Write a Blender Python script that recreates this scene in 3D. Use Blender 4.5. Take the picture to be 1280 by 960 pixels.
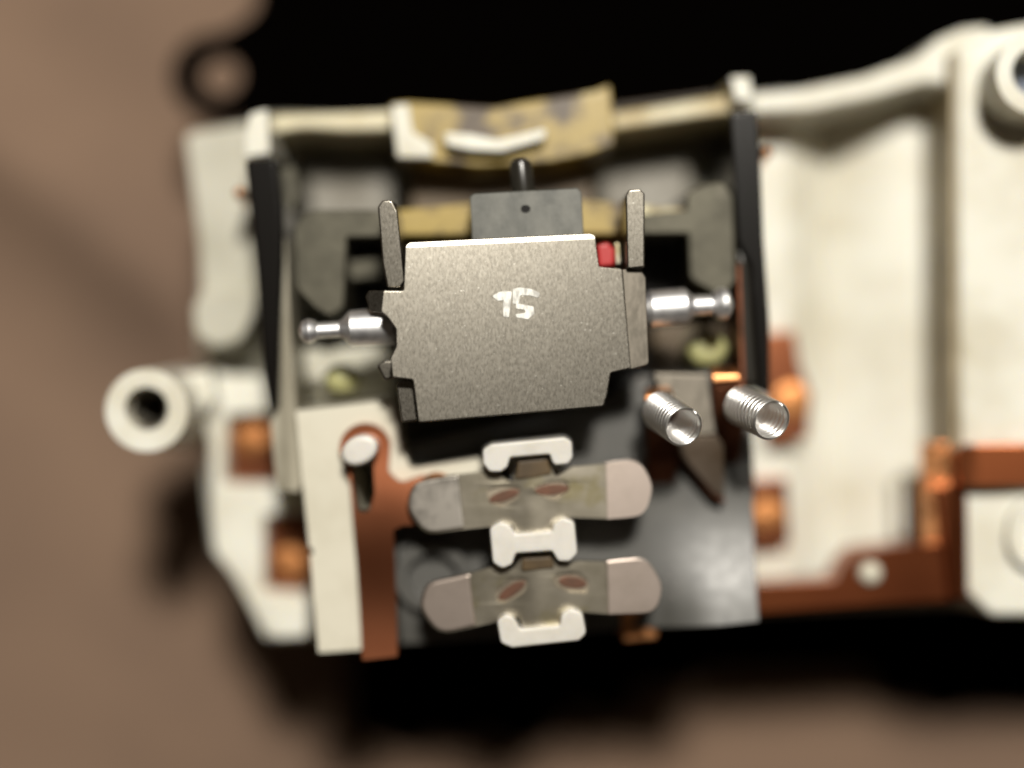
import bpy, bmesh, math, random
from mathutils import Vector, Matrix, noise
from mathutils.geometry import tessellate_polygon
R = math.radians
random.seed(7)
for o in list(bpy.data.objects): bpy.data.objects.remove(o)
SC = bpy.context.scene
COL = SC.collection
MM = 0.001
CAMZ = 105.0            # camera height above the cloth, mm
REFZ = 22.0             # plane on which 1280 px span 60 mm
PPM = 1280/60.0

# ---------------------------------------------------------------- camera
cd = bpy.data.cameras.new('camera'); cam = bpy.data.objects.new('camera', cd); COL.objects.link(cam)
cam.location = (0, 0, CAMZ*MM)
cd.sensor_width = 36; cd.lens = 36*(CAMZ-REFZ)/60.0
cd.clip_start = 0.005; cd.clip_end = 10
cd.dof.use_dof = True; cd.dof.focus_distance = (CAMZ-21.6)*MM
cd.dof.aperture_fstop = cd.lens/11.5
SC.camera = cam
SC.render.resolution_x = 1024; SC.render.resolution_y = 768
# ---------------------------------------------------------------- world and lamp
wd = bpy.data.worlds.new('World'); SC.world = wd; wd.use_nodes = True
bg = wd.node_tree.nodes['Background']; bg.inputs[0].default_value = (1.0, 0.78, 0.55, 1); bg.inputs[1].default_value = 0.032
ld = bpy.data.lights.new('desk_lamp_light', 'AREA'); ld.shape = 'DISK'; ld.size = 0.045; ld.energy = 2.45; ld.color = (1.0, 0.95, 0.86)
lo = bpy.data.objects.new('desk_lamp_light', ld); COL.objects.link(lo)
lv = Vector((0.10, 0.50, 1.0)).normalized()
lo.location = lv*0.42
lo.rotation_euler = lv.to_track_quat('Z', 'Y').to_euler()
SC.view_settings.view_transform = 'Standard'; SC.view_settings.look = 'None'
SC.view_settings.exposure = 0.0; SC.view_settings.gamma = 1.0
SC.render.engine = 'CYCLES'; SC.cycles.filter_width = 2.1

# ---------------------------------------------------------------- materials
def mat(name, base, rough=0.5, metal=0.0, spec=0.5, base2=None, nscale=400, ndet=3, lo_=0.4, hi=0.65,
        bump=0.0, bscale=3000, bdist=0.00003, stretch=(1, 1, 1), rvar=0.0, sss=0.0, third=None, tscale=150, tlo=.5, thi=.6, aniso_rot=0):
    m = bpy.data.materials.new(name); m.use_nodes = True
    nt = m.node_tree; b = nt.nodes['Principled BSDF']; L = nt.links
    b.inputs['Base Color'].default_value = (*base, 1); b.inputs['Roughness'].default_value = rough
    b.inputs['Metallic'].default_value = metal; b.inputs['Specular IOR Level'].default_value = spec
    geo = nt.nodes.new('ShaderNodeNewGeometry')
    mp = nt.nodes.new('ShaderNodeMapping'); mp.inputs['Scale'].default_value = stretch
    mp.inputs['Rotation'].default_value[2] = aniso_rot
    L.new(geo.outputs['Position'], mp.inputs[0])
    col = None
    def ns(sc, det, vec):
        n = nt.nodes.new('ShaderNodeTexNoise'); n.inputs['Scale'].default_value = sc; n.inputs['Detail'].default_value = det
        n.inputs['Roughness'].default_value = 0.62; L.new(vec, n.inputs['Vector']); return n
    def mr(src, a, c, d=0, e=1):
        r = nt.nodes.new('ShaderNodeMapRange'); r.inputs[1].default_value = a; r.inputs[2].default_value = c
        r.inputs[3].default_value = d; r.inputs[4].default_value = e; L.new(src, r.inputs[0]); return r.outputs[0]
    def mix(f, a, c):
        x = nt.nodes.new('ShaderNodeMix'); x.data_type = 'RGBA'; L.new(f, x.inputs[0])
        if isinstance(a, tuple): x.inputs[6].default_value = (*a, 1)
        else: L.new(a, x.inputs[6])
        x.inputs[7].default_value = (*c, 1); return x.outputs[2]
    if base2:
        n = ns(nscale, ndet, mp.outputs[0]); col = mix(mr(n.outputs[0], lo_, hi), base, base2)
    if third:
        n = ns(tscale, 5, geo.outputs['Position']); col = mix(mr(n.outputs[0], tlo, thi), col if col else base, third)
    if col: L.new(col, b.inputs['Base Color'])
    if bump or rvar:
        n = ns(bscale, 3, mp.outputs[0])
        if bump:
            bp = nt.nodes.new('ShaderNodeBump'); bp.inputs['Strength'].default_value = bump; bp.inputs['Distance'].default_value = bdist
            L.new(n.outputs[0], bp.inputs['Height']); L.new(bp.outputs[0], b.inputs['Normal'])
        if rvar:
            L.new(mr(n.outputs[0], .35, .65, max(rough-rvar, .05), rough+rvar), b.inputs['Roughness'])
    if sss:
        b.inputs['Subsurface Weight'].default_value = sss
        b.inputs['Subsurface Radius'].default_value = (1.0, 0.75, 0.35); b.inputs['Subsurface Scale'].default_value = 0.0012
    return m
M = {}
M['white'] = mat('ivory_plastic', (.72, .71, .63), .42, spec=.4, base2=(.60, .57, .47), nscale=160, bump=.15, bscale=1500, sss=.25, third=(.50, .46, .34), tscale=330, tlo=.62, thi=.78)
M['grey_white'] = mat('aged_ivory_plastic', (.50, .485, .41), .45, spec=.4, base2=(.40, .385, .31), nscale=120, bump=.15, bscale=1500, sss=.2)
M['stain'] = mat('scorched_plastic', (.33, .235, .05), .42, base2=(.05, .026, .004), nscale=360, ndet=6, lo_=.44, hi=.58, third=(.62, .57, .36), tscale=230, tlo=.60, thi=.68, bump=.4, bscale=900)
M['wall_stain'] = mat('browned_plastic', (.66, .60, .42), .45, base2=(.40, .29, .10), nscale=260, ndet=5, lo_=.45, hi=.7, bump=.2, bscale=900, sss=.15)
M['deck_shade'] = mat('deck_side_shade', (.40, .33, .21), .5, base2=(.24, .185, .10), nscale=140, ndet=3)  # brown that stands in for shade on the deck's side wall
M['murk'] = mat('murky_plastic', (.25, .235, .20), .5, base2=(.13, .115, .085), nscale=260, ndet=4)  # dull grey-brown tone of the inner decks
M['cream'] = mat('cream_insulation', (.60, .57, .47), .5, base2=(.54, .51, .41), nscale=300, bump=.2, bscale=2500)
M['slider'] = mat('milky_nylon', (.63, .61, .57), .35, base2=(.56, .54, .49), nscale=500, sss=.3)
M['copper'] = mat('copper', (.42, .155, .075), .33, 1.0, base2=(.27, .09, .042), nscale=90, ndet=2, bump=.08, bscale=900)
M['bright_copper'] = mat('bright_copper', (.78, .36, .15), .36, 1.0, base2=(.60, .25, .10), nscale=200, ndet=3, bump=.15, bscale=1400, rvar=.1)
M['dome'] = mat('worn_copper_contact', (.60, .27, .10), .42, 1.0, base2=(.40, .15, .06), nscale=600, ndet=4, bump=1.0, bscale=1100, bdist=.00008)
M['bar_copper'] = mat('brown_copper', (.46, .145, .055), .32, 1.0, base2=(.30, .085, .035), nscale=70, ndet=2, bump=.08, bscale=900)
M['dark_copper'] = mat('oxidised_copper', (.20, .075, .04), .42, .9, base2=(.10, .04, .02), nscale=500, bump=.4)
M['steel'] = mat('brushed_nickel_steel', (.27, .252, .217), .28, 1.0, base2=(.20, .184, .155), nscale=9500, ndet=5, lo_=.36, hi=.64,
                 bump=.16, bscale=10000, bdist=.000009, stretch=(1, .4, 1), rvar=.022, third=(.75, .73, .66), tscale=5200, tlo=.65, thi=.76)  # pale flecks paint the metal's sparkle into its colour
M['steel_side'] = mat('worn_steel', (.22, .198, .165), .42, 1.0, base2=(.16, .145, .12), nscale=1800, bump=.3, bscale=2600, stretch=(1, .5, 1))
M['chrome'] = mat('polished_steel', (.92, .92, .93), .47, 1.0, base2=(.66, .66, .68), nscale=900, bump=.1)
M['spring'] = mat('spring_steel', (.95, .94, .92), .32, 1.0)
M['bronze_dark'] = mat('dark_bronze', (.13, .10, .075), .45, .8, base2=(.08, .055, .035), nscale=400, bump=.2)
M['leaf'] = mat('bronze_leaf', (.30, .26, .20), .5, .9, base2=(.20, .17, .13), nscale=500)
M['leaf_brown'] = mat('brown_bronze', (.15, .07, .045), .5, .7, base2=(.11, .06, .04), nscale=600)
M['brass'] = mat('nickel_brass', (.52, .475, .385), .32, 1.0, base2=(.36, .325, .25), nscale=300, ndet=3, bump=.1, bscale=900, third=(.36, .31, .15), tscale=260, tlo=.54, thi=.70)
M['silver'] = mat('silver_contact', (.72, .61, .54), .34, 1.0, base2=(.58, .49, .42), nscale=300, ndet=4, lo_=.42, hi=.75, bump=.05, bscale=900)
M['silver_worn'] = mat('tarnished_silver', (.74, .69, .62), .34, 1.0, base2=(.20, .185, .16), nscale=380, ndet=4, lo_=.44, hi=.72, bump=.06, bscale=900)
M['grey'] = mat('dark_grey_plastic', (.055, .053, .045), .46, spec=.9, base2=(.034, .033, .028), nscale=300, ndet=5, bump=.12, bscale=1200, rvar=.03)
M['block'] = mat('grey_moulded_block', (.13, .13, .112), .5, base2=(.07, .072, .062), nscale=700, ndet=5, bump=.6, bscale=2200, stretch=(1, .5, 1))
M['yoke'] = mat('olive_grey_steel', (.080, .074, .052), .5, .5, base2=(.045, .041, .027), nscale=500, ndet=5, bump=.4, bscale=2000, third=(.11, .10, .075), tscale=700, tlo=.6, thi=.75)
M['black'] = mat('black_plastic', (.004, .0032, .0025), .22, spec=.4)
M['void'] = mat('matt_black_plastic', (.0008, .0006, .0005), 1.0, spec=0.0)
M['strip'] = mat('sheen_strip', (.42, .39, .31), .28, base2=(.22, .20, .15), nscale=200, spec=.5, stretch=(3, .4, 1))  # beige paints the pale reflected streak of the left arm
M['gloss_dark'] = mat('glossy_dark_strip', (.02, .018, .014), .25, spec=.6)
M['peg'] = mat('yellow_green_plastic', (.42, .41, .19), .4, sss=.3, base2=(.34, .33, .15), nscale=600)
M['red'] = mat('red_insulation', (.40, .012, .012), .35)
M['brown'] = mat('brown_wrap_and_shade', (.085, .052, .018), .45, base2=(.05, .03, .01), nscale=500)  # coil brown, also colours the shade plates under the top wall
M['thread'] = mat('threaded_brass_insert', (.23, .21, .17), .35, .8)
M['mark'] = mat('white_marking', (.80, .80, .75), .5, base2=(.42, .41, .38), nscale=3600, lo_=.42, hi=.62, stretch=(1, .4, 1))
M['blue_metal'] = mat('blue_grey_screw', (.22, .25, .32), .3, .8)
M['cloth'] = mat('brown_cloth', (.200, .134, .094), .95, spec=.1, base2=(.165, .111, .080), nscale=45, bump=.6, bscale=2600, bdist=.00012, stretch=(1, 1, 1))

# ---------------------------------------------------------------- geometry helpers
def W(px, py, z):
    s = (CAMZ-z)/(CAMZ-REFZ)/PPM*MM
    return Vector(((px-640)*s, (480-py)*s, z*MM))
def link(name, me, m, parent, origin):
    o = bpy.data.objects.new(name, me); COL.objects.link(o)
    if m: me.materials.append(m)
    if parent is not None:
        base = Vector(parent['_w']) if '_w' in parent else Vector((0, 0, 0))
        o.parent = parent; o.location = origin - base
    else:
        o.location = origin
    o['_w'] = list(origin)
    return o
def smooth(me, ang=38):
    for p in me.polygons: p.use_smooth = True
    me.set_sharp_from_angle(angle=R(ang))
def bevel(o, w, seg=3):
    if not w: return
    b = o.modifiers.new('bevel', 'BEVEL'); b.width = w*MM; b.segments = seg; b.limit_method = 'ANGLE'; b.angle_limit = R(34)
    b.harden_normals = True; b.use_clamp_overlap = True
def rnd(pts, r=None):
    """polygon of (x, y[, radius in px]) -> polyline with rounded corners"""
    out = []; n = len(pts)
    for i in range(n):
        p = pts[i]; rad = p[2] if len(p) > 2 else (r or 0)
        P = Vector(p[:2]); A = Vector(pts[i-1][:2]); B = Vector(pts[(i+1) % n][:2])
        if rad <= 0: out.append(tuple(P)); continue
        a = A-P; b = B-P; la = a.length; lb = b.length; a.normalize(); b.normalize()
        c = max(-1, min(1, a.dot(b))); th = math.acos(c)
        if th > 3.05: out.append(tuple(P)); continue
        t = min(rad/math.tan(th/2), la*.49, lb*.49)
        p0 = P+a*t; p2 = P+b*t
        k = max(3, int((math.pi-th)/R(14)))
        for j in range(k+1):
            u = j/k; q = p0*(1-u)**2 + P*2*u*(1-u) + p2*u*u
            out.append(tuple(q))
    return out
def ell(cx, cy, rx, ry=None, rot=0, n=32, a0=0, a1=360):
    ry = ry or rx; out = []
    full = abs(a1-a0) >= 360
    for i in range(n if full else n+1):
        a = R(a0+(a1-a0)*i/n); x = rx*math.cos(a); y = ry*math.sin(a); c, s = math.cos(R(rot)), math.sin(R(rot))
        out.append((cx+x*c-y*s, cy+x*s+y*c))
    return out
def prism(name, pts, zt, zb, m, parent=None, bev=.12, holes=(), cuts=(), zf=None, both=True, seg=3, wob=0, sharp=38):
    """solid with the outline pts (read off at height zt) and straight sides down to zb"""
    loops = [list(pts)] + [list(h) for h in holes]
    vec = [[Vector(W(x, y, zt)[:2]).to_3d() for x, y in l] for l in loops]
    def area(l): return sum(l[i-1].x*l[i].y-l[i].x*l[i-1].y for i in range(len(l)))
    if area(vec[0]) < 0: vec[0].reverse()
    for h in vec[1:]:
        if area(h) > 0: h.reverse()
    flat = [v for l in vec for v in l]
    c = sum(vec[0], Vector())/len(vec[0]); org = Vector((c.x, c.y, zb*MM))
    bm = bmesh.new()
    top = [bm.verts.new((v.x-c.x, v.y-c.y, (zt-zb)*MM)) for v in flat]
    bot = [bm.verts.new((v.x-c.x, v.y-c.y, 0)) for v in flat]
    # scale up for a robust tessellation
    if not holes:
        bm.faces.new(top); bm.faces.new(list(reversed(bot)))
    tl = [] if not holes else tessellate_polygon([[v*20000 for v in l] for l in vec])
    for t in tl:
        a, b_, d = [flat[i] for i in t]
        cr = (b_.x-a.x)*(d.y-a.y)-(d.x-a.x)*(b_.y-a.y)
        t = t if cr > 0 else (t[0], t[2], t[1])
        try:
            bm.faces.new([top[i] for i in t]); bm.faces.new([bot[i] for i in reversed(t)])
        except ValueError: pass
    k = 0
    for l in vec:
        n = len(l)
        for i in range(n):
            a, b_ = k+i, k+(i+1) % n
            try: bm.faces.new([bot[a], bot[b_], top[b_], top[a]])
            except ValueError: pass
        k += n
    for (x0, y0, x1, y1) in cuts:
        p = W(x0, y0, zt); q = W(x1, y1, zt); d = q-p
        bmesh.ops.bisect_plane(bm, geom=bm.verts[:]+bm.edges[:]+bm.faces[:], dist=1e-7,
                               plane_co=(p.x-c.x, p.y-c.y, 0), plane_no=(d.y, -d.x, 0))
    if zf:
        s = (CAMZ-zt)/(CAMZ-REFZ)/PPM*MM
        for v in bm.verts:
            if not both and v.co.z < (zt-zb)*MM*.5: continue
            px = (v.co.x+c.x)/s+640; py = 480-(v.co.y+c.y)/s
            v.co.z += zf(px, py)*MM
    if wob:
        for v in bm.verts:
            nv = noise.noise_vector((v.co+org)*500)
            v.co.x += nv.x*wob*MM; v.co.y += nv.y*wob*MM
    bmesh.ops.recalc_face_normals(bm, faces=bm.faces[:])
    me = bpy.data.meshes.new(name); bm.to_mesh(me); bm.free(); smooth(me, sharp)
    o = link(name, me, m, parent, org); bevel(o, bev, seg); return o
def lathe(name, p0, p1, prof, m, parent=None, n=32):
    """prof = [(t along p0->p1 in 0..1, radius mm)]"""
    ax = p1-p0; L = ax.length; q = ax.to_track_quat('Z', 'Y')
    bm = bmesh.new(); rings = []
    for t, r in prof:
        if r <= 1e-6: rings.append([bm.verts.new(q @ Vector((0, 0, t*L)))])
        else: rings.append([bm.verts.new(q @ Vector((r*MM*math.cos(2*math.pi*i/n), r*MM*math.sin(2*math.pi*i/n), t*L))) for i in range(n)])
    for a, b in zip(rings, rings[1:]):
        if len(a) == 1 and len(b) == 1: continue
        for i in range(n):
            j = (i+1) % n
            if len(a) == 1: bm.faces.new([a[0], b[i], b[j]])
            elif len(b) == 1: bm.faces.new([a[i], a[j], b[0]])
            else: bm.faces.new([a[i], a[j], b[j], b[i]])
    bmesh.ops.recalc_face_normals(bm, faces=bm.faces[:])
    me = bpy.data.meshes.new(name); bm.to_mesh(me); bm.free(); smooth(me, 24)
    return link(name, me, m, parent, p0)
def tube(name, path, r, m, parent=None, n=10, closed=False):
    bm = bmesh.new(); rings = []; up = Vector((0, 0, 1)); N = len(path)
    c = path[0].copy()
    for i, p in enumerate(path):
        a = path[max(0, i-1)]; b = path[min(N-1, i+1)]; t = (b-a).normalized()
        s = t.cross(up)
        if s.length < 1e-3: s = t.cross(Vector((1, 0, 0)))
        s.normalize(); u = s.cross(t)
        rings.append([bm.verts.new(p-c+(s*math.cos(2*math.pi*k/n)+u*math.sin(2*math.pi*k/n))*r*MM) for k in range(n)])
    for a, b in zip(rings, rings[1:]):
        for i in range(n): bm.faces.new([a[i], a[(i+1) % n], b[(i+1) % n], b[i]])
    bm.faces.new(rings[0]); bm.faces.new(rings[-1])
    bmesh.ops.recalc_face_normals(bm, faces=bm.faces[:])
    me = bpy.data.meshes.new(name); bm.to_mesh(me); bm.free(); smooth(me, 60)
    return link(name, me, m, parent, c)
def tag(o, label, cat=None, group=None):
    o['label'] = label
    if cat: o['category'] = cat
    if group: o['group'] = group
    return o
def thing(name, px, py, z, label, cat, group=None):
    o = bpy.data.objects.new(name, None); COL.objects.link(o); o.empty_display_size = .002
    o.location = W(px, py, z); o['_w'] = list(o.location); return tag(o, label, cat, group)

# ================================================================ SETTING: cloth
def make_cloth():
    nx = 220; S = .26; bm = bmesh.new(); g = []
    for j in range(nx+1):
        row = []
        for i in range(nx+1):
            x = (i/nx-.5)*S; y = (j/nx-.5)*S
            # fold running down to the right at the upper left
            d = (x+.036)*.62 + (y-.010)*.78
            d2 = (x+.040)*.30+(y+.031)*.95
            m_ = 1/(1+math.exp((x+.0235)*900))
            z = -.0094
            z += m_*(.0032*math.exp(-((d-.004)/.0045)**2) - .0008*math.exp(-((d+.008)/.005)**2))
            z += .0011*noise.noise(Vector((x*22, y*22, .4)))*(.25+.75*m_)
            if abs(x) < .03 or True: z = min(z, -.0060)
            z += -.0006*math.exp(-((d2)/.006)**2)
            row.append(bm.verts.new((x, y, z)))
        g.append(row)
    for j in range(nx):
        for i in range(nx): bm.faces.new([g[j][i], g[j][i+1], g[j+1][i+1], g[j+1][i]])
    me = bpy.data.meshes.new('cloth_surface'); bm.to_mesh(me); bm.free()
    for p in me.polygons: p.use_smooth = True
    o = bpy.data.objects.new('cloth_surface', me); COL.objects.link(o); me.materials.append(M['cloth']); o['kind'] = 'structure'
    o['label'] = 'soft brown cloth lying under the opened switch'
make_cloth()

# ================================================================ black moulded cover behind the housing
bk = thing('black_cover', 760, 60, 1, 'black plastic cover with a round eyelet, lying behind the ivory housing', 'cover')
prism('cover_body', rnd([(420, -160), (420, 250), (1480, 250), (1480, -160)]), 1.3, -9.2, M['void'], bk, .3)
prism('cover_plate', rnd([(322, -160), (322, 4), (312, 20, 6), (250, 58, 20), (268, 60), (300, 60), (300, 150), (345, 300), (500, 330), (1250, 330), (1480, 330), (1480, -160)]), 2.6, 1.2, M['void'], bk, .3)
prism('shadow_filler', rnd([(437, 500), (437, 916), (466, 924), (484, 924), (500, 938), (530, 934), (534, 922), (556, 922), (562, 932), (592, 930), (598, 918), (622, 922), (640, 938), (682, 928), (690, 910), (708, 904), (714, 888), (744, 886), (752, 900), (784, 900), (794, 862), (866, 856), (886, 840), (1084, 838), (1104, 876), (1160, 880), (1172, 896), (1222, 884), (1480, 896), (1480, 250), (700, 250)], 3), -7.6, -9.2, M['void'], bk, .2)  # thin black slab added on the cloth to fill in the assembly's shadow
prism('eyelet', ell(270, 95, 57, 54), 2.4, 1.1, M['void'], bk, .3, holes=[ell(274, 94, 26, 24, n=28)])

# ================================================================ ivory housing
H = thing('switch_housing', 700, 450, 4, 'ivory plastic housing of an opened switch, with screw bosses and scorched top wall', 'housing')
floor = rnd([(236, 168, 8), (310, 158), (345, 148), (490, 150), (765, 140), (910, 128), (1000, 120), (1100, 104), (1180, 70), (1300, 45), (1480, 40), (1480, 755), (1215, 755), (1190, 752), (400, 785), (345, 800, 14), (322, 775, 10), (300, 728, 10), (268, 690, 14), (258, 600), (256, 480), (250, 430), (254, 300, 20)])
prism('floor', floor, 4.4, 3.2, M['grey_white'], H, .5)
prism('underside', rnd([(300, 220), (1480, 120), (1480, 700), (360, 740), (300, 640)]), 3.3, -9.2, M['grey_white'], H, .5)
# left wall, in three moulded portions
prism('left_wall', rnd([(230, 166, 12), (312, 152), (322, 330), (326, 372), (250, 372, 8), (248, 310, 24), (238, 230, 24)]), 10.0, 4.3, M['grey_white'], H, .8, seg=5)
prism('round_bump', rnd([(250, 362, 8), (322, 360), (316, 395, 20), (302, 425, 18), (272, 436, 20), (242, 420, 18), (240, 385, 16)]), 11.5, 4.3, M['grey_white'], H, .8, seg=5)
prism('side_ledge', rnd([(238, 466, 8), (330, 470), (338, 516), (284, 520), (280, 604), (378, 606), (385, 640), (330, 646), (330, 738), (385, 742), (388, 800, 10), (332, 800, 14), (318, 770, 14), (292, 722, 10), (266, 690, 18), (262, 640, 16), (262, 560, 10), (252, 500, 10)]), 10.0, 4.3, M['white'], H, .7, seg=5)
prism('foot', rnd([(334, 748, 14), (384, 748), (384, 796, 6), (336, 800, 16)]), 11.2, 9.0, M['white'], H, .8, seg=5)
sb = prism('screw_boss', ell(183, 513, 52), 16.0, 3.5, M['white'], H, .35, holes=[ell(183, 511, 27)], seg=4)
prism('boss_web', rnd([(200, 470, 4), (262, 462), (268, 500), (225, 545)]), 12.0, 5.0, M['white'], H, .4)
# thread inside the boss
pth = []
for i in range(9*20+1):
    a = 2*math.pi*i/20; z = 8.0+7.2*i/180
    c = W(183, 511, 16.0); pth.append(Vector((c.x+1.20*MM*math.cos(a), c.y+1.20*MM*math.sin(a), z*MM)))
tube('screw_thread', pth, .16, M['thread'], sb, n=6)
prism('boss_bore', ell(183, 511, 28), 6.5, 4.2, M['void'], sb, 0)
prism('corner_post', rnd([(312, 142), (334, 136, 3), (337, 192, 3), (306, 196, 3), (306, 168)]), 15.0, 4.3, M['white'], H, .2)
prism('top_wall', rnd([(340, 143), (420, 141), (492, 138), (492, 162), (430, 163), (380, 160), (340, 166)]), 12.6, 4.3, M['wall_stain'], H, .3)
prism('top_wall', rnd([(763, 142), (840, 130), (912, 118), (914, 140), (840, 150), (765, 162)]), 12.6, 4.3, M['wall_stain'], H, .3)
st = prism('scorched_block', rnd([(488, 130, 5), (510, 127), (620, 134), (655, 128), (742, 113), (763, 106, 4), (767, 180, 6), (735, 192), (690, 200), (600, 206), (545, 202), (497, 200, 4)]), 14.6, 4.3, M['stain'], H, .3, wob=.12)
prism('clean_corner', rnd([(490, 131, 4), (510, 129), (516, 165), (540, 180), (542, 198), (497, 199, 4)]), 15.0, 14.3, M['white'], st, .15, wob=.15)
prism('lip', rnd([(553, 164, 5), (590, 168), (622, 174), (650, 168), (684, 160, 5), (682, 174, 6), (628, 189), (590, 188), (558, 182, 6)]), 15.7, 14.2, M['white'], st, .25, wob=.08)
prism('right_post', rnd([(913, 96, 4), (938, 95, 4), (940, 122, 4), (920, 128, 6)]), 14.2, 4.3, M['white'], H, .3)
prism('right_wall', rnd([(935, 116), (1000, 110, 40), (1080, 94, 60), (1145, 70, 40), (1175, 46, 30), (1205, 34, 20), (1240, 30), (1240, 110), (1155, 106), (1090, 124, 40), (1010, 140, 40), (938, 142)]), 12.0, 4.3, M['white'], H, .5, seg=4)
prism('wall_shade_plate', rnd([(345, 150), (492, 150), (498, 196), (430, 190), (346, 204)]), 5.2, 4.3, M['brown'], H, .1)  # low plates added to darken the top wall's shade by colour
prism('wall_shade_plate', rnd([(762, 140), (912, 120), (912, 196), (860, 178), (765, 196)]), 5.2, 4.3, M['brown'], H, .1)
# trough of two sloping planes beside the mechanism
tro = prism('trough', [(935, 120), (1165, 98), (1165, 752), (935, 752)], 8.0, 4.3, M['white'], H, .2,
      cuts=[(1045, 0, 1045, 900), (1132, 0, 1132, 900), (985, 0, 985, 900)],
      zf=lambda x, y: (-3.0*(1-abs(x-1045)/60) if abs(x-1045) < 60 else (0.0 if x < 1045 else -.6+(.9 if x > 1125 else 0)*0)), both=False)
prism('rib', rnd([(1120, 600), (1132, 602), (1132, 672, 4), (1122, 672, 4)]), 8.6, 4.3, M['white'], H, .3)
prism('deck_shade_slab', rnd([(1188, 66), (1198, 62), (1200, 740), (1190, 742)]), 13.0, 4.3, M['deck_shade'], H, .2)  # slab added to put the side wall's shade into its colour
rf = prism('raised_deck', rnd([(1197, 62, 10), (1230, 38, 30), (1300, 26), (1480, 20), (1480, 770), (1240, 771, 18), (1207, 740, 14), (1200, 500)]), 13.5, 4.3, M['white'], H, .5, seg=4)
bs = prism('round_boss', ell(1296, 92, 51, 51, n=44), 17.0, 13.3, M['white'], H, .4, holes=[ell(1296, 90, 31)], seg=4)
prism('boss_insert', ell(1296, 90, 31), 13.9, 13.3, M['blue_metal'], bs, 0)
bs2 = prism('round_boss', ell(1300, 668, 40, 46, n=44), 14.3, 13.3, M['white'], H, .35, holes=[ell(1302, 668, 26, 30)], seg=4)
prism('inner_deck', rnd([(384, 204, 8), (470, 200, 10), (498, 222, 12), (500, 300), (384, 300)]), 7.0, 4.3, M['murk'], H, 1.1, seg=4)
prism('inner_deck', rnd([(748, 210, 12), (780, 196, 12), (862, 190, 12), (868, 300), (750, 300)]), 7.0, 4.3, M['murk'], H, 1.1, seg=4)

# ================================================================ bobbin behind the steel plate
B = thing('coil_bobbin', 620, 300, 6, 'yellowed bobbin with brown winding, half hidden above the steel plate', 'bobbin')
prism('winding', rnd([(512, 205), (740, 195), (745, 470), (520, 480)], 6), 11.0, 4.3, M['brown'], B, .8, seg=4)
prism('flange', rnd([(497, 262), (590, 254), (720, 248), (872, 262, 4), (874, 284, 4), (800, 292), (497, 294)]), 16.0, 10.5, M['stain'], B, .25)

# ================================================================ yoke
Y = thing('magnet_yoke', 640, 330, 7, 'olive grey steel yoke with two ears either side of the steel plate', 'yoke')
prism('ear', rnd([(367, 285), (378, 268, 4), (396, 262), (482, 262), (484, 296), (434, 297), (430, 384, 8), (412, 396, 8), (392, 384, 6), (370, 360)]), 17.0, 9.0, M['yoke'], Y, .15)
prism('ear', rnd([(858, 240), (880, 230, 5), (904, 226, 5), (917, 244), (920, 350), (905, 372), (893, 366, 6), (868, 352, 8), (862, 345), (860, 292), (800, 292), (800, 268), (858, 262)]), 16.6, 9.0, M['yoke'], Y, .15)
prism('core_end', rnd([(436, 326), (480, 322), (480, 346), (438, 350)], 3), 14.5, 12.5, M['yoke'], Y, .5)
prism('cross_bar', rnd([(436, 300), (860, 292), (860, 470), (436, 480)]), 10.0, 4.3, M['black'], Y, .1)

# ================================================================ side arms
A1 = thing('side_arm', 335, 400, 7, 'black side arm along the left wall with a painted pale sheen below', 'arm')
prism('arm_bar', rnd([(305, 199), (346, 197), (354, 260), (354, 330), (350, 420), (348, 505), (338, 520), (329, 470), (320, 340), (312, 260)]), 17.0, 4.3, M['black'], A1, .6, seg=4)
prism('strip', rnd([(350, 258), (357, 300), (362, 400), (368, 500), (378, 600, 4), (372, 616, 4), (345, 612, 4), (336, 520), (332, 450), (336, 370), (344, 300)]), 16.3, 4.3, M['strip'], A1, .5, seg=4,
      cuts=[(350, 0, 365, 900)], zf=lambda x, y: -.02*abs(x-356), both=False)
prism('fin', rnd([(356, 210), (368, 206), (374, 240), (366, 262), (357, 268)], 4), 14.0, 8.0, M['yoke'], A1, .4)
A2 = thing('side_arm', 940, 320, 7, 'black glossy side arm along the trough, behind the right spring', 'arm')
prism('arm_bar', rnd([(912, 140, 4), (946, 138, 4), (951, 200), (955, 300), (962, 400), (963, 492), (948, 488), (938, 330), (922, 300), (916, 200)]), 17.0, 4.3, M['black'], A2, .6, seg=4)
prism('strip', rnd([(920, 300), (938, 330), (950, 486), (926, 480), (922, 400)]), 16.6, 4.3, M['gloss_dark'], A2, .5, seg=4)
prism('edge_wire', rnd([(921, 330), (926, 330), (932, 480), (926, 480)]), 17.0, 12, M['dark_copper'], A2, .08)
# copper rod ends that peep out beside the arms
for (x, y, lb) in [(299, 241, 'tiny bright copper rod end beside the left side arm'), (958, 191, 'tiny bright copper rod end beside the right side arm')]:
    p = W(x, y, 15); o = lathe('rod_end', p+Vector((0, 0, -.006)), p+Vector((0, 0, .0003)), [(0, 0), (0, .36), (.93, .36), (.97, .30), (.99, .16), (1, 0)], M['bright_copper'])
    tag(o, lb, 'rod')

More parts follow.
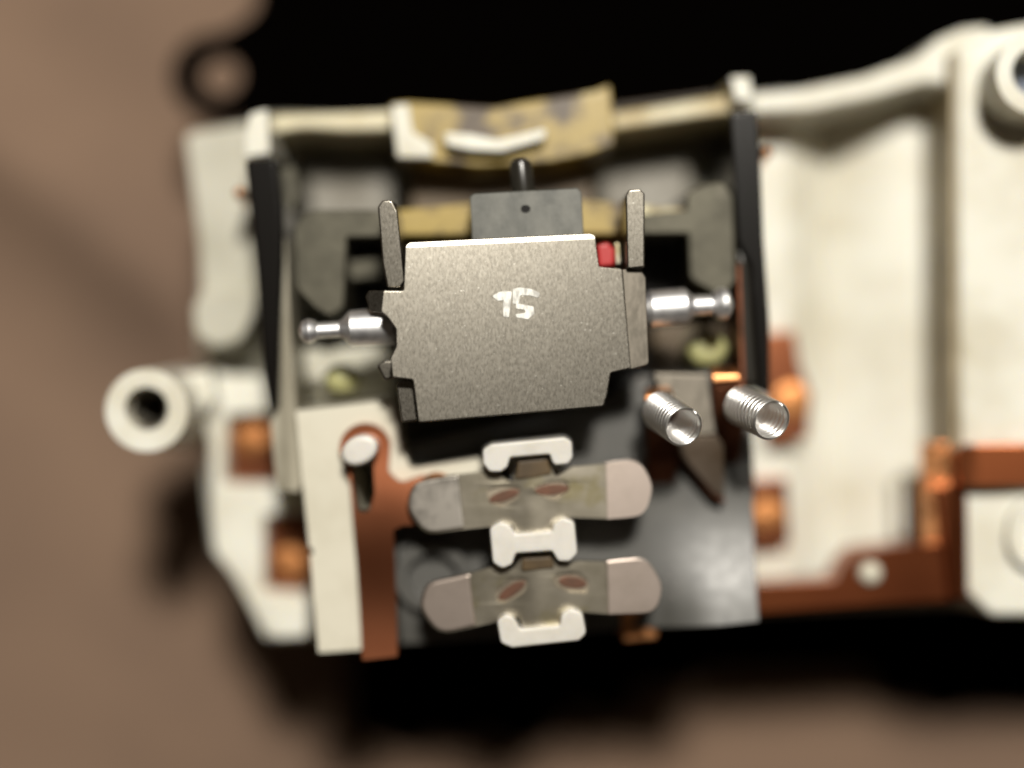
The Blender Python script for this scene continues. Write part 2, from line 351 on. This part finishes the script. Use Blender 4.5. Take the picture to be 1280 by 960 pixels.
# ================================================================ axle
def axle():
    a = thing('axle_pin', 640, 398, 14, 'bright turned steel axle poking out on both sides of the steel plate', 'axle')
    pl, pr = W(373, 415, 19.6), W(917, 379, 18.6); L = (pr-pl).length/MM; k = L/544
    q = lambda px: (px-373)/544
    r = lambda pxr: pxr/PPM*1.15
    prof = [(0, 0), (q(375), r(7)), (q(379), r(12)), (q(386), r(14)), (q(393), r(12)), (q(397), r(9)), (q(424), r(9)), (q(428), r(11)), (q(438), r(20)), (q(491), r(21)), (q(492), r(16)), (q(800), r(16)), (q(812), r(21)), (q(856), r(21)), (q(866), r(12)), (q(889), r(11)), (q(893), r(16)), (q(900), r(19)), (q(908), r(18)), (q(913), r(12)), (1, 0)]
    lathe('shaft', pl, pr, prof, M['chrome'], a, n=48)
axle()
for (x, y, r_, lb) in [(425, 473, 22, 'small yellow green peg below the left end of the axle'), (885, 436, 27, 'larger dull green peg below the right end of the axle')]:
    o = prism('plastic_peg', ell(x, y, r_, r_*.85), 15.6, 4.3, M['peg'], None, .8, seg=5); tag(o, lb, 'peg')
o = prism('bearing_block', rnd([(378, 436), (492, 430), (495, 498), (385, 505)]), 12.6, 4.3, M['grey_white'], None, .3); tag(o, 'grey ivory bearing block under the left end of the axle', 'block')
o = prism('bearing_block', rnd([(815, 405), (918, 395), (918, 470), (815, 480)]), 12.0, 4.3, M['brown'], None, .3); tag(o, 'dark brown bearing block under the right end of the axle', 'block')

# ================================================================ lower right grey base plate
G = thing('grey_moulding', 715, 650, 6, 'dark grey moulded base plate beneath the two contact bridges', 'base plate')
prism('plate', rnd([(488, 560), (600, 535), (760, 500), (800, 470), (938, 462), (943, 600), (942, 770, 3), (860, 778), (735, 790), (500, 806, 3)]), 15.0, 4.3, M['grey'], G, .15,
      cuts=[(x_, 0, x_+4, 960) for x_ in (800, 830, 860, 890)]+[(0, y_, 1280, y_) for y_ in (600, 630, 655, 680, 700, 720, 740, 755)],
      zf=lambda x, y: .00006*1.5*max(0, y-610)**2*max(0, min(1, (x-790)/90)), both=False)
prism('round_rim', ell(541, 722, 47, 44), 16.0, 14.5, M['grey'], G, .3, holes=[ell(541, 722, 33, 30)])
prism('foot_tab', rnd([(776, 764), (822, 760), (822, 798, 3), (780, 802, 3)]), 15.3, 8.0, M['bright_copper'], G, .15)

# ================================================================ cream insulating block with copper strip
C = thing('insulating_block', 440, 650, 6, 'long cream insulating block left of the copper strip', 'insulator')
slot = rnd([(443, 560, 12), (466, 560, 12), (469, 615, 12), (462, 640, 12), (447, 640, 12), (440, 600, 12)])
prism('block', rnd([(370, 513, 3), (492, 499, 4), (500, 545, 8), (512, 586, 8), (598, 572, 4), (612, 596), (560, 640), (480, 640), (486, 810), (398, 816, 3), (388, 700), (378, 600)]), 17.0, 4.3, M['cream'], C, .16, holes=[rnd([(437, 556, 8), (472, 556, 8), (476, 615, 12), (468, 650, 12), (447, 650, 12)])])
prism('chip', rnd([(384, 683), (391, 686), (392, 692), (386, 694)], 2), 17.03, 16.8, M['black'], C, 0)
K = thing('copper_strip', 470, 690, 17, 'brown copper strip with slotted ring, lying on the cream block', 'contact strip')
ks = prism('strip', rnd([(424, 562, 0)] + ell(456, 560, 32, 31, a0=180, a1=350, n=14) + [(485, 590, 10), (500, 604, 14), (528, 594, 6), (552, 600, 6), (552, 655), (504, 656, 3), (492, 662, 3), (497, 820, 3), (453, 825, 3), (446, 700), (438, 600, 10)]), 17.9, 17.05, M['copper'], K, .12, holes=[slot],
      cuts=[(400, y_, 560, y_-4) for y_ in range(560, 830, 16)], zf=lambda x, y: .16*math.sin((y-585)/38))
lathe('edge_contact', W(546, 612, 17.9), W(546, 612, 18.5), [(0, 0), (0, 1.1), (.6, 1.1), (1, .8), (1, 0)], M['bright_copper'], K)
p = thing('white_peg', 449, 563, 17, 'white oval peg in the ring of the copper strip', 'peg')
prism('peg_head', ell(449, 563, 24, 18, rot=-28), 19.4, 11.0, M['slider'], p, .35, seg=4)

# ================================================================ slider and contact bridges
S = thing('contact_slider', 670, 680, 15, 'milky white slider with three clips holding the contact bridges', 'slider')
prism('spine', rnd([(638, 560), (698, 556), (712, 792), (648, 798)], 3), 17.4, 15.0, M['slider'], S, .2)
prism('clip', rnd([(603, 562, 8), (614, 555, 6), (706, 546, 8), (715, 552, 6), (716, 572, 8), (710, 580, 6), (692, 582, 8), (687, 568, 4), (638, 572, 4), (634, 584, 5), (626, 590, 6), (612, 590, 8), (604, 580, 6)]), 20.2, 16.5, M['slider'], S, .16)
prism('clip', rnd([(612, 660, 9), (626, 652, 8), (638, 658, 8), (644, 667, 4), (690, 664, 4), (692, 656, 8), (704, 647, 8), (718, 652, 8), (722, 692, 9), (712, 702, 8), (698, 702, 8), (690, 689, 5), (645, 692, 5), (640, 706, 8), (628, 711, 8), (616, 704, 8)]), 20.2, 16.5, M['slider'], S, .18)
prism('clip', rnd([(621, 776, 8), (632, 768, 8), (642, 772, 8), (650, 786, 4), (700, 782, 4), (702, 768, 8), (714, 761, 8), (728, 766, 8), (733, 792, 9), (724, 801, 8), (640, 810, 6), (626, 804, 8)]), 20.2, 16.5, M['slider'], S, .18)
def bridge(dx, dy, out, pads, holes, leaf, seams, label, worn, necks=()):
    t = thing('contact_bridge', 665+dx, 622+dy, 17, label, 'contact bridge', 'rounded contact bridges across the slider')
    x0, x1 = seams
    zf = lambda x, y: (-.004*max(0, x0-x) - .003*max(0, x-x1) + .0011*(y-(622+dy)) + .25*math.exp(-((x-(x0+x1)/2)/28)**2))
    cuts = [(x0, 0, x0+4, 960), (x1, 0, x1+2, 960)] + [((x0+x1)/2+k, 0, (x0+x1)/2+k+3, 960) for k in (-50, -30, -15, 0, 15, 30, 50)]
    prism('beam', out, 19.2, 18.7, M['brass'], t, .15, holes=holes, cuts=cuts, zf=zf)
    for pd, mm_ in zip(pads, worn):
        prism('contact_pad', pd, 19.27, 18.67, M[mm_], t, .2, cuts=cuts, zf=zf)
    for lf, hh in zip(leaf, holes):
        q = prism('leaf_spring', hh, 19.02, 18.6, M['leaf'], t, 0, cuts=cuts, zf=zf)
        prism('leaf_crest', lf, 19.08, 18.9, M['leaf_brown'], q, .1, zf=zf)
    for nk in necks: prism('neck_clip', nk, 19.5, 18.9, M['brown'], t, .1)
    return t
b1 = rnd([(508, 634, 26), (516, 604, 22), (560, 595), (616, 588, 3), (640, 604, 4), (650, 574, 3), (682, 572, 3), (694, 596, 4), (716, 583, 3), (760, 579), (800, 574, 26), (816, 608, 30), (806, 644, 24), (760, 648), (702, 646, 5), (692, 668, 3), (648, 670, 3), (640, 655, 5), (575, 662), (530, 668, 26)])
h1 = [rnd([(607, 612, 7), (628, 606, 6), (652, 608, 8), (650, 622, 10), (628, 634, 8), (612, 628, 8)]), rnd([(664, 608, 8), (690, 600, 8), (708, 600, 8), (713, 612, 8), (692, 626, 10), (672, 618, 8)])]
l1 = [ell(630, 620, 20, 7, rot=-18), ell(690, 612, 22, 7, rot=-4)]
p1 = [rnd([(507, 634, 27), (515, 603, 23), (560, 594.5), (574, 593), (582, 661), (530, 669, 27)]), rnd([(757, 578.5), (800, 573, 27), (817, 608, 31), (807, 645, 25), (759, 649)])]
bridge(0, 0, b1, p1, h1, l1, (582, 758), 'upper contact bridge, tarnished grey at its left end', ('silver_worn', 'silver'), [rnd([(647, 577, 3), (684, 573, 3), (690, 592, 4), (668, 597, 4), (644, 599, 4)])])
b2 = rnd([(524, 760, 26), (532, 730, 24), (575, 720), (625, 706, 3), (640, 712, 3), (652, 698, 3), (688, 696, 3), (700, 706, 4), (725, 701, 3), (764, 702), (808, 697, 26), (829, 732, 30), (820, 766, 24), (768, 768), (710, 763, 5), (700, 782, 3), (656, 786, 3), (648, 770, 5), (595, 783), (548, 794, 28)])
h2 = [rnd([(619, 738, 8), (640, 722, 8), (662, 722, 7), (656, 740, 8), (632, 754, 9), (620, 752, 6)]), rnd([(690, 718, 8), (722, 715, 8), (736, 724, 8), (736, 742, 7), (712, 740, 8), (694, 732, 8)])]
l2 = [ell(640, 738, 20, 7, rot=-34), ell(716, 728, 18, 8, rot=8)]
p2 = [rnd([(523, 760, 27), (531, 729, 25), (575, 719.5), (588, 716), (596, 783), (548, 795, 29)]), rnd([(758, 701.5), (808, 696, 27), (830, 732, 31), (821, 767, 25), (760, 768.5)])]
bridge(14, 120, b2, p2, h2, l2, (596, 760), 'lower contact bridge with clean pinkish silver ends', ('silver', 'silver'), [rnd([(653, 698, 3), (689, 696, 3), (694, 710, 4), (652, 714, 4)])])

# ================================================================ lever plate, copper brackets, springs
o = thing('lever_plate', 870, 540, 14, 'grey wedge-shaped lever plate edged in copper between the two springs', 'lever')
prism('plate', rnd([(816, 466, 4), (886, 467, 3), (892, 520), (896, 543), (846, 545), (836, 528)]), 17.0, 15.4, M['steel_side'], o, .2)
prism('wedge', rnd([(846, 546), (896, 544), (905, 556), (906, 624, 3), (893, 617), (850, 568)]), 16.9, 15.4, M['bronze_dark'], o, .15, cuts=[(800, 575, 1000, 580)], zf=lambda x, y: -max(0, y-560)*.006)
prism('copper_edge', rnd([(848, 564), (893, 613), (907, 624), (906, 630), (890, 621), (846, 571)]), 16.3, 15.1, M['dark_copper'], o, .12)
def bracket(x, y, label):
    t = thing('copper_bracket', x+20, y+40, 10, label, 'bracket')
    prism('tab', rnd([(x, y, 4), (x+34, y-2, 4), (x+38, y+17), (x+1, y+20)]), 18.0, 17.4, M['bright_copper'], t, .18,
          cuts=[(x-9, y+10, x+60, y+9)], zf=lambda a, b: -.05*max(0, y+10-b))
    prism('post', rnd([(x+1, y+19), (x+42, y+16), (x+46, y+60), (x+44, y+150, 3), (x+10, y+150, 3), (x+6, y+80)]), 17.6, 17.0, M['dark_copper'], t, .15,
          cuts=[(x-9, y+30, x+60, y+30), (x-9, y+70, x+60, y+70)], zf=lambda a, b: -.028*max(0, b-y-30))
bracket(889, 459, 'copper bracket under the right-hand spring, its top tab catching the light')
bracket(806, 486, 'copper bracket under the left-hand spring, almost all in shadow')
def spring(bx, by, zb, tx, ty, zt, r, label, turns=10):
    p0, p1 = W(bx, by, zb), W(tx, ty, zt); ax = p1-p0; q = ax.to_track_quat('Z', 'Y'); L = ax.length
    t = thing('coil_spring', bx, by, zb, label, 'spring', 'small steel coil springs')
    path = []; n = 26; N = int(turns*n)
    for i in range(N+1):
        u = i/N; a = 2*math.pi*i/n
        h = L*u
        e = 1.15*n                      # closed last coil
        if i > N-e: h = L*((N-e)/N) + (L*(e/N))*((i-(N-e))/e)*.55
        path.append(p0+q @ Vector((r*MM*math.cos(a), r*MM*math.sin(a), h)))
    tube('coil', path, .10, M['spring'], t, n=10)
spring(825, 513, 18.8, 856, 535, 22.0, 1.12, 'coil spring standing beside the steel plate, leaning down towards the viewer')
spring(925, 506, 18.6, 967, 527, 22.0, 1.12, 'coil spring nearest the trough, leaning right over the black side arm')

# ================================================================ steel plate and what sits at it
P = thing('steel_plate', 655, 410, 17, 'speckled brushed steel armature plate with bent tabs and a white scuffed mark', 'steel plate')
TILT = lambda x, y: -(x-640)*.0042 + (y-410)*.0018 - .010*max(0, (310-(x-507)*.0546)-y)
pl = prism('plate_face', rnd([(507, 308, 5), (512, 303, 3), (738, 290, 4), (745, 293, 4), (750, 332, 3), (779, 335), (790, 460), (764, 466, 4), (760, 490), (755, 508, 5), (524, 528, 4), (517, 475, 3), (492, 472, 3), (489, 448, 3), (496, 434, 5), (496, 412, 6), (486, 398, 5), (477, 390, 3), (480, 364, 2), (505, 364, 3)]), 21.6, 20.9, M['steel'], P, .12,
      cuts=[(507, 310, 745, 297), (507, 314, 745, 301)], zf=TILT, both=True, seg=3, sharp=1)
prism('bent_flank', rnd([(779, 335), (803, 336, 4), (809, 345), (813, 455, 5), (789, 462, 2)]), 21.6, 20.9, M['steel_side'], P, .14, zf=lambda x, y: -(x-640)*.0042+(y-410)*.0018-.004*(x-779))
prism('plate_skirt', rnd([(509, 306), (742, 294), (748, 335), (750, 505), (526, 524), (500, 440)]), 20.4, 18.5, M['steel_side'], P, .1)
prism('upright_tab', rnd([(472, 258, 6), (478, 250, 5), (490, 250, 5), (497, 264, 3), (506, 352, 4), (500, 360, 3), (484, 360, 3), (478, 330)]), 21.3, 17.5, M['steel'], P, .3)
prism('upright_tab', rnd([(782, 245, 5), (786, 237, 4), (800, 236, 4), (806, 242, 3), (806, 334, 3), (784, 336, 3)]), 21.3, 17.5, M['steel'], P, .3)
prism('lower_tab', rnd([(495, 482, 5), (502, 474, 4), (514, 474, 4), (519, 482), (522, 526, 3), (502, 528, 3)]), 21.2, 17.5, M['steel'], P, .18)
prism('side_flap', rnd([(456, 370, 4), (460, 363, 3), (484, 363, 2), (482, 391), (462, 389, 6)]), 21.2, 20.4, M['steel'], P, .25,
      zf=lambda x, y: -.012*max(0, 484-x))
prism('side_nub', rnd([(470, 456, 5), (480, 450, 4), (500, 448), (500, 472), (480, 476, 5)]), 20.6, 19.2, M['steel'], P, .2)
mk = [rnd([(615, 370), (624, 365), (634, 363), (633, 375), (622, 376)], 2), rnd([(631, 364), (640, 364), (638, 380), (636, 397), (629, 396), (629, 380)], 2),
      rnd([(641, 361), (650, 359), (664, 361), (675, 366), (673, 372), (662, 369), (650, 369), (648, 380), (641, 380)], 2),
      rnd([(645, 379), (656, 381), (667, 383), (668, 392), (660, 399), (646, 397), (644, 393), (657, 391), (656, 387), (645, 386)], 2)]
for k_ in mk: prism('white_mark', k_, 21.64, 21.55, M['mark'], pl, 0, wob=.02, zf=TILT)
BL = thing('pole_block', 658, 265, 16, 'dark grey block with a short black pin, right behind the steel plate', 'block')
prism('block', rnd([(587, 246, 3), (592, 242, 2), (722, 235, 3), (727, 240, 3), (730, 300), (590, 306)]), 20.2, 14, M['block'], BL, .12)
prism('dimple', ell(657, 261, 6, 5), 20.22, 20.0, M['black'], BL, 0)
lathe('pin', W(655, 246, 18.9), W(650, 198, 19.1), [(0, 0), (0, .72), (.8, .72), (.93, .6), (1, .35), (1, 0)], M['gloss_dark'], BL)
o = prism('red_sleeve', rnd([(746, 306, 5), (760, 302, 6), (769, 312, 6), (768, 332), (748, 334)]), 19.0, 15, M['red'], None, .3, seg=4); tag(o, 'small red sleeve tucked in the notch of the steel plate', 'sleeve')
o = prism('brass_pin', rnd([(768, 303, 3), (775, 303, 3), (777, 330), (769, 330)]), 19.0, 15, M['brass'], None, .2); tag(o, 'thin brass pin between the red sleeve and the right steel tab', 'pin')

# ================================================================ copper terminals and bus bar
TG = 'copper terminals in the housing floor'
for (pts, z, lb, dome) in [
    ([(287, 524, 4), (338, 520), (342, 600), (289, 602, 3)], 8.3, 'copper terminal in the window beside the screw boss', (312, 545)),
    ([(331, 648, 3), (380, 646), (384, 736), (333, 738, 3)], 8.6, 'copper terminal in the window beside the foot of the cream block', (360, 705)),
    ([(950, 416), (994, 414, 3), (1000, 455), (1014, 495, 4), (1010, 548, 6), (964, 556)], 9.6, 'tall copper terminal behind the right-hand spring', (990, 500)),
    ([(938, 602), (984, 598, 3), (988, 680, 4), (940, 684)], 9.6, 'square copper terminal below the right-hand spring beside the base plate', (960, 645))]:
    t = thing('copper_terminal', pts[0][0]+22, pts[0][1]+45, 6, lb, 'terminal', TG)
    prism('pad', rnd(pts), z, 4.3, M['copper'], t, .25)
    p = W(dome[0], dome[1], z)
    lathe('contact_dome', p+Vector((0, 0, -.0002)), p+Vector((0, 0, .00012)), [(0, 0), (0, 1.35), (.4, 1.32), (.75, 1.15), (.93, .7), (1, 0)], M['dome'], t)
U = thing('bus_bar', 1110, 700, 8, 'bent copper bus bar running from the base plate over the raised deck', 'bus bar')
prism('bar', rnd([(940, 733), (1046, 727, 8), (1056, 706, 8), (1072, 690, 10), (1140, 682), (1194, 678), (1196, 750), (1100, 754), (940, 766)]), 13.0, 9.5, M['bar_copper'], U, .45, cuts=[(x_, 0, x_, 960) for x_ in range(950, 1190, 15)]+[(0, 715, 1280, 705), (0, 735, 1280, 725)],
      zf=lambda x, y: .09*math.sin(x/33), both=False)
prism('flat_link', rnd([(1153, 554, 3), (1204, 552), (1204, 604), (1184, 606), (1180, 692), (1156, 692)]), 12.4, 11.6, M['bright_copper'], U, .12)
prism('fin', rnd([(1176, 608, 5), (1214, 606), (1216, 748), (1192, 750)]), 14.0, 9.5, M['bar_copper'], U, .2, cuts=[(1192, 500, 1196, 800)], zf=lambda x, y: -.03*max(0, x-1194))
prism('upper_bar', rnd([(1201, 562, 4), (1215, 556, 4), (1480, 552), (1480, 602), (1204, 608, 3)]), 15.0, 13.6, M['bar_copper'], U, .28, cuts=[(1224, 500, 1228, 700)], zf=lambda x, y: -.02*max(0, 1226-x))
p = W(1087, 716, 13.0)
rv = lathe('rivet', p+Vector((0, 0, -.0006)), p+Vector((0, 0, .0006)), [(0, 0), (0, .82), (.5, .82), (.8, .65), (1, .3), (1, 0)], M['cream'], U)
p = W(1147, 746, 13.0)
for o in list(bpy.data.objects):
    if '_w' in o: del o['_w']
